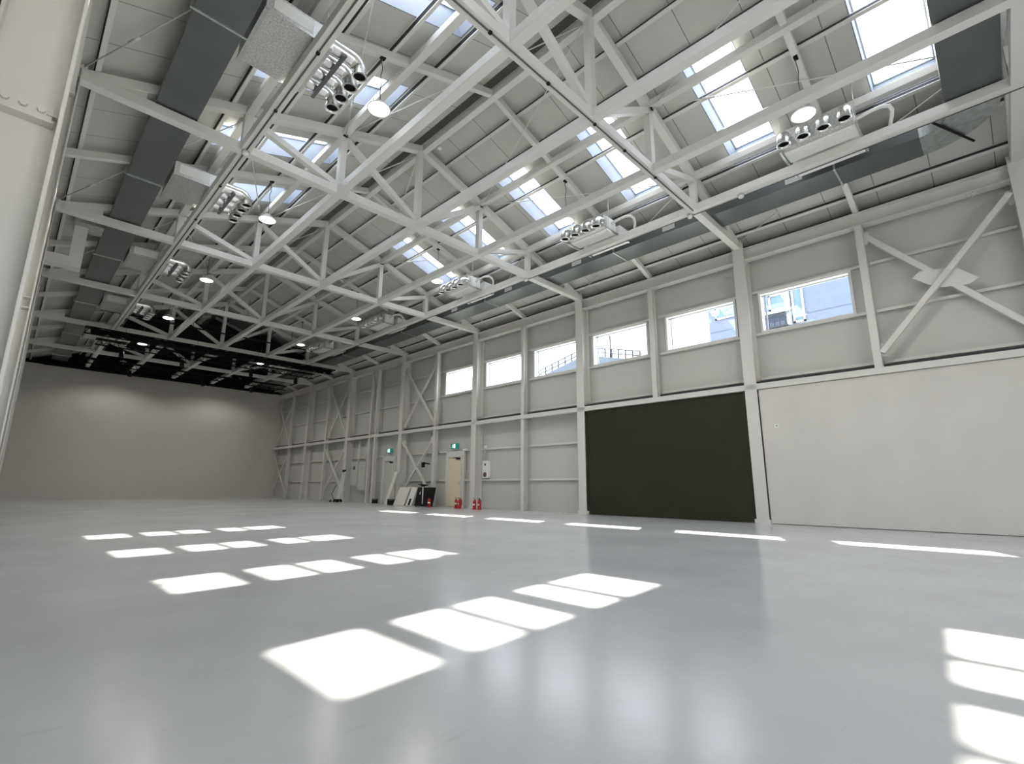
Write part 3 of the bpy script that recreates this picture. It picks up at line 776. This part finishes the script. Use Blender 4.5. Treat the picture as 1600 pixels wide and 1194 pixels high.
def cabinet(y, z0, z1, w, lab, sign):
    x = WR - .02
    r = thing('electrical_cabinet', lab, 'cabinet', (x - .2, y, z0), 'grey electrical cabinets')
    m = MB(); m.box((x - .28, y - w / 2, z0), (x - .02, y + w / 2, z1)); m.build('body', M['greydoor'], r)
    m = MB(); m.box((x - .30, y - w / 2 + .015, z0 + .015), (x - .281, y + w / 2 - .015, z1 - .015)); d = m.build('door', M['greydoor'], r)
    m = MB(); m.box((x - .318, y - w / 2 + .05, (z0 + z1) / 2 - .05), (x - .301, y - w / 2 + .075, (z0 + z1) / 2 + .05)); sub(m, 'handle', M['chrome'], d)
    m = MB()
    if sign: m.box((x - .304, y - .08, z1 - .42), (x - .301, y + .14, z1 - .24))
    else: m.box((x - .304, y - .09, z1 - .40), (x - .301, y + .09, z1 - .28))
    sub(m, 'notice', M['cable'] if sign else M['galv'], d)
    m = MB(); m.tube([(x - .12, y, z1), (x - .12, y, 3.36)], .03, 10); m.tube([(x - .12, y - .12, z1), (x - .12, y - .12, 3.36)], .02, 10); m.build('cable_riser', M['pvc'], r)
cabinet(25.46, .87, 2.15, .72, 'grey electrical cabinet with a dark notice on its door, farther of the two', True)
cabinet(24.64, .62, 2.13, .78, 'longer grey electrical cabinet without a dark notice, nearer of the two', False)

# fire alarm box
x, y = WR - .10, 15.0
r = thing('fire_alarm_box', 'white wall box with a dark round bell, right of the cream door', 'alarm box', (x, y, 1.2))
m = MB(); m.box((x - .06, y - .17, 1.20), (x + .08, y + .17, 1.88)); m.build('body', M['white'], r)
m = MB(); m.tube([(x - .06, y, 1.33), (x - .085, y, 1.33)], .095, 20); m.build('bell', M['cable'], r)
m = MB(); m.tube([(x - .085, y, 1.33), (x - .10, y, 1.33)], .03, 12); m.build('call_button', M['red'], r)
m = MB(); m.tube([(x - .06, y, 1.73), (x - .075, y, 1.73)], .045, 16); m.build('lamp', M['cable'], r)
m = MB()
for q in (-.07, .08): m.tube([(x, y + q, 1.88), (x, y + q, 2.33)], .012, 8)
m.build('riser', M['galv'], r)
r = thing('sounder', 'small white round sounder on the girt above the alarm box', 'sounder', (WR - .15, 15.02, 2.42))
m = MB(); m.tube([(WR - .10, 15.02, 2.43), (WR - .19, 15.02, 2.43)], [.075, .055], 16); m.build('body', M['white'], r)
m = MB(); m.box((WR - .13, 14.98, 2.36), (WR - .09, 15.06, 2.40)); m.build('bracket', M['white'], r)
# camera by the cream door
x, y, z = WR - .16, 16.12, 2.40
r = thing('security_camera', 'small white security camera above the right side of the cream door', 'camera', (x, y, z))
m = MB(); m.tube([(x - .02, y, z), (x - .20, y + .12, z - .06)], .04, 14); m.build('body', M['white'], r)
m = MB(); m.tube([(x - .20, y + .12, z - .06), (x - .206, y + .124, z - .062)], .032, 14); m.build('lens', M['black'], r)
m = MB(); m.box((x, y - .03, z - .03), (x + .05, y + .03, z + .03)); m.build('mount', M['white'], r)
# black bracket on the cross brace bay
x, y, z = 13.60, 18.75, 1.86
r = thing('wall_bracket', 'black wall bracket beside the lower cross brace, left of the cream door', 'bracket', (x, y, z))
m = MB(); m.tube([(x + .02, y, z), (x - .32, y + .02, z + .02)], .03, 8); m.build('arm', M['black'], r)
m = MB(); m.box((x - .36, y - .09, z - .17), (x - .30, y + .09, z + .06)); m.build('plate', M['black'], r)

# socket on the white partition
r = thing('wall_socket', 'small white wall socket on the big white partition', 'socket', (13.42, 3.95, 2.36))
m = MB(); m.box((13.415, 3.90, 2.34), (13.43, 4.0, 2.43)); m.build('plate', M['pvc'], r)
m = MB(); m.box((13.41, 3.935, 2.37), (13.416, 3.965, 2.40)); m.build('insert', M['cable'], r)

# ------------------------------------------------------------------ things leaning by the wall
def lean(name, lab, cat, mat, y0, y1, xb, xt, h, t=.03, extra=None, zb=.0):
    r = thing(name, lab, cat, (xb, (y0 + y1) / 2, 0), None)
    d = V((xt - xb, 0, h)).normalized(); nrm = V((-d.z, 0, d.x))
    a = V((xb, y0, zb)); q = [a, a + V((0, y1 - y0, 0)), a + V((xt - xb, y1 - y0, h)), a + V((xt - xb, 0, h))]
    m = MB(); m.add(q + [p - nrm * t for p in q], [(0, 1, 2, 3), (7, 6, 5, 4), (0, 4, 5, 1), (1, 5, 6, 2), (2, 6, 7, 3), (3, 7, 4, 0)])
    # keep the lower back edge above the floor
    mz = min(p[2] for p in m.v); m.v = [(p[0], p[1], p[2] - mz) for p in m.v]
    m.build('panel' if name != 'flight_case' else 'case_body', mat, r)
    return r, d, nrm
r, d, nrm = lean('board', 'tall narrow white board leaning beside the grey door', 'board', M['board'], 20.88, 21.10, 12.80, 13.30, 1.52, .05)
r, d, nrm = lean('board', 'wide white board leaning in front of the lower cross brace', 'board', M['board'], 19.62, 20.47, 12.90, 13.22, .80, .03)
r, d, nrm = lean('board', 'narrow pale board leaning behind the wide white board', 'board', M['white'], 19.42, 20.2, 13.02, 13.34, .81, .03)
r, d, nrm = lean('board', 'white board with a dark cut-out, leaning next to the black panel', 'board', M['white'], 18.98, 19.38, 12.88, 13.16, .80, .03)
m = MB(); xx = 12.88
m.add([V((xx - .005, 19.1, .03)), V((xx - .005, 19.26, .03)), V((xx + .093, 19.26, .31)), V((xx + .093, 19.1, .31))], [(0, 1, 2, 3)])
m.build('cut_out', M['black'], r)
r, d, nrm = lean('board', 'big black panel leaning left of the cream door', 'panel', M['black'], 17.60, 18.86, 12.96, 13.12, .80, .06)
m = MB(); m.add([V((13.03, 18.50, .50)), V((13.03, 18.56, .50)), V((13.055, 18.56, .62)), V((13.055, 18.50, .62))], [(0, 1, 2, 3)]); m.v = [(p[0] - .03, p[1], p[2]) for p in m.v]; m.build('label_sticker', M['white'], r)
r = thing('storage_box', 'dark low box at the foot of the narrow board', 'box', (12.95, 20.95, 0))
m = MB(); m.box((12.82, 20.62, 0), (13.10, 20.86, .26)); m.build('body', M['black'], r)
m = MB(); m.box((12.81, 20.61, .20), (13.11, 20.87, .27)); m.build('lid', M['cable'], r)
r = thing('storage_box', 'small dark box on the floor left of the grey door', 'box', (13.5, 23.1, 0))
m = MB(); m.box((13.38, 23.0, 0), (13.58, 23.22, .22)); m.build('body', M['black'], r)
m = MB(); m.box((13.37, 22.99, .17), (13.59, 23.23, .23)); m.build('lid', M['cable'], r)
# stand with pole
x, y = 12.60, 17.75
r = thing('light_stand', 'white pole stand with black arms in front of the black panel', 'stand', (x, y, 0))
m = MB(); m.tube([(x, y, .12), (x, y, .88)], .022, 10); m.build('pole', M['white'], r)
for q in range(4):
    t = .4 + q * math.pi / 2
    m = MB(); m.tube([(x, y, .16), (x + .3 * math.cos(t), y + .3 * math.sin(t), .055)], .014, 8); m.build('leg', M['black'], r)
    m = MB(); m.tube([(x + .3 * math.cos(t), y + .3 * math.sin(t) - .02, .035), (x + .3 * math.cos(t), y + .3 * math.sin(t) + .02, .035)], .035, 12); m.build('castor', M['cable'], r)
m = MB()
for a in ((.0, .34, .06), (.0, -.36, .02), (.24, .12, .05), (-.2, -.16, .08)): m.tube([(x, y, .88), (x + a[0], y + a[1], .88 + a[2])], .022, 8)
m.box((x - .05, y - .08, .84), (x + .05, y + .08, .93)); m.build('head', M['black'], r)
# folded ladder on wheels
x, y = 12.75, 25.75
r = thing('folded_ladder', 'silver folded ladder on a black trolley, by the far wall column', 'ladder', (x, y, 0))
for q in (-.10, .10):
    m = MB(); m.bar((x + .03, y + q, .12), (x + .22, y + q - .18, 1.62), .075, .04, up=(0, 1, 0)); m.build('rail', M['white'], r)
m = MB()
for i in range(9):
    t = (i + .6) / 9.4; m.tube([(x + .03 + .19 * t, y - .10 - .18 * t, .12 + 1.5 * t), (x + .03 + .19 * t, y + .10 - .18 * t, .12 + 1.5 * t)], .014, 8)
m.build('rung', M['chrome'], r)
m = MB(); m.box((x - .12, y - .16, .06), (x + .2, y + .16, .16)); m.tube([(x - .1, y + .1, .1), (x - .12, y + .42, .42), (x + .05, y + .30, .9)], .016, 8); m.build('trolley_frame', M['black'], r)
for (a, b) in ((-.08, -.16), (-.08, .16), (.16, -.16), (.16, .16), (-.12, .5)):
    m = MB(); m.tube([(x + a, y + b - .02, .06), (x + a, y + b + .02, .06)], .06, 14); m.build('wheel', M['black'], r)
m = MB(); m.box((x + .16, y - .28, 1.58), (x + .26, y - .06, 1.70)); m.build('top_cap', M['black'], r)

# fire extinguishers
def extinguisher(x, y, s=1.0):
    r = bpy.data.objects.new('fire_extinguisher', None); r.location = (0, 0, 0); COL.objects.link(r)
    m = MB(); m.lathe([(0, .012), (.07, .012), (.077, .03), (.077, .33), (.068, .37), (.04, .40), (.024, .41), (0, .41)], (0, 0, 0), 20); m.build('cylinder', M['red'], r)
    m = MB(); m.lathe([(0, .0), (.10, .0), (.10, .025), (.08, .03)], (0, 0, 0), 20); m.build('base_stand', M['red'], r)
    m = MB(); m.tube([(0, 0, .41), (0, 0, .45)], .018, 10); m.bar((.02, 0, .445), (-.11, 0, .455), .022, .012); m.bar((.02, 0, .47), (-.12, 0, .50), .022, .012); m.build('valve_handle', M['black'], r)
    m = MB(); m.tube([(.02, 0, .43), (.075, .03, .41), (.092, .05, .33), (.092, .05, .14)], .011, 8); m.build('hose', M['black'], r)
    m = MB(); n = 8
    for i in range(n):
        t0, t1 = math.pi * (.72 + .56 * i / n), math.pi * (.72 + .56 * (i + 1) / n)
        m.add([(.0785 * math.cos(t), .0785 * math.sin(t), z) for t, z in ((t0, .18), (t1, .18), (t1, .25), (t0, .25))], [(0, 1, 2, 3)])
    m.build('instruction_label', M['white'], r)
    r.location = (x, y, 0); r.scale = (s, s, s)
    return r
spots = [(12.95, 15.93, 'left one of the pair between the cream door and the column', .4), (12.98, 15.74, 'right one of the pair between the cream door and the column', -.6),
         (12.82, 14.66, 'left one of the group right of the column', .2), (12.92, 14.50, 'middle one of the group right of the column', 1.0), (12.84, 14.40, 'right one of the group right of the column', -.3),
         (12.75, 17.48, 'single one beside the black panel and pole stand', .8)]
e0 = None
for (x, y, n, a) in spots:
    o = extinguisher(x, y, .86) if e0 is None else copy_tree(e0)
    if e0 is None: e0 = o
    o.location = (x, y, 0); o.rotation_euler = (0, 0, a)
    tag(o, 'red fire extinguisher, ' + n, 'fire extinguisher', 'red fire extinguishers')

# ------------------------------------------------------------------ outside
mb = MB(); mb.keep = True; mb.box((-120, -120, -.6), (160, 160, -.25)); struct(mb.build('ground', M['ground']))
r = thing('building', 'blue-grey tiled building seen through the two nearest windows', 'building', (48, 3, -.25))
m = MB(); m.box((40, -14, -.25), (56, 16.2, 28)); m.build('facade', M['facade'], r)
def fwin(y0, y1, z0, z1):
    m = MB(); t = .14
    for q in ((y0, z0, y1, z0 + t), (y0, z1 - t, y1, z1), (y0, z0, y0 + t, z1), (y1 - t, z0, y1, z1)): m.box((39.86, q[0], q[1]), (40.02, q[2], q[3]))
    w = m.build('window_frame', M['facwhite'], r)
    m = MB(); m.box((39.94, y0 + t, z0 + t), (39.99, y1 - t, z1 - t)); sub(m, 'pane', M['facglass'], w)
for a in ((13.9, 15.6, 14.6, 15.6), (10.0, 11.4, 14.3, 15.6), (9.0, 9.8, 13.0, 15.8), (13.9, 15.6, 18, 19.4), (5.0, 8.0, 18, 19.4), (9.5, 12, 18, 19.4)): fwin(*a)
m = MB(); m.box((39.7, 9.9, 12.9), (40.0, 10.2, 28)); m.box((39.3, 9.9, 13.9), (40, 12.6, 14.1)); m.build('white_fin', M['facwhite'], r)
m = MB()
for z in (13.25, 13.55, 13.85): m.tube([(39.3, 10.2, z), (39.3, 12.5, z)], .03, 6)
for q in range(7): m.tube([(39.3, 10.2 + q * .38, 12.9), (39.3, 10.2 + q * .38, 13.9)], .03, 6)
m.box((39.2, 10.1, 12.75), (40, 12.6, 12.9)); m.build('balcony_rail', M['rail'], r)
r = thing('building', 'pale low-pitched roof with railing seen through the middle windows', 'building', (46, 29, -.25))
prof = [(23.0, 12.55), (29.2, 14.15), (36.5, 12.5)]
m = MB(); q = [(22.9, -.25)] + prof + [(36.6, -.25)]
m.add([(40, a, b) for a, b in q] + [(54, a, b) for a, b in q], [(0, 1, 2, 3, 4), (9, 8, 7, 6, 5)] + [(i, (i + 1) % 5, 5 + (i + 1) % 5, 5 + i) for i in range(5)]); m.build('house_body', M['facade2'], r)
m = MB()
for i in range(2):
    (a, za), (b, zb) = prof[i], prof[i + 1]
    for dz in (.45, .9): m.tube([(40.3, a, za + dz), (40.3, b, zb + dz)], .06, 6)
    for k in range(9):
        t = k / 8; yy, zz = a + (b - a) * t, za + (zb - za) * t
        m.tube([(40.3, yy, zz), (40.3, yy, zz + .9)], .075, 6)
m.tube([(41, 26.7, 13.4), (41, 26.7, 15.9)], .08, 6); m.build('roof_rail', M['rail'], r)

# ------------------------------------------------------------------ light
w = bpy.data.worlds.new('sky'); SC.world = w; w.use_nodes = True
nt = w.node_tree; bg = nt.nodes['Background']
bg.inputs[0].default_value = (.90, .93, 1.0, 1); bg.inputs[1].default_value = 4.3
sl = bpy.data.lights.new('sun', 'SUN'); sl.energy = 21; sl.angle = math.radians(.6); sl.color = (1.0, .90, .76)
so = bpy.data.objects.new('sun', sl); COL.objects.link(so); so.rotation_euler = SUN.to_track_quat('-Z', 'Y').to_euler(); so.location = (30, 20, 40)

# ------------------------------------------------------------------ camera
cam = bpy.data.cameras.new('camera'); co = bpy.data.objects.new('camera', cam); COL.objects.link(co)
cam.sensor_width = 36; cam.lens = 771.8915 * 36 / 1600; cam.clip_start = .02; cam.clip_end = 500
rx, ry, rz = [math.radians(a) for a in (102.04428198, 1.74845243, -47.07561554)]
R = Matrix.Rotation(rz, 4, 'Z') @ Matrix.Rotation(rx, 4, 'X') @ Matrix.Rotation(ry, 4, 'Y')
co.matrix_world = Matrix.Translation((0, 0, .8357)) @ R
SC.camera = co
vs = SC.view_settings
vs.view_transform = 'Standard'; vs.look = 'None'; vs.exposure = 0.75; vs.gamma = 1.0; vs.use_curve_mapping = False
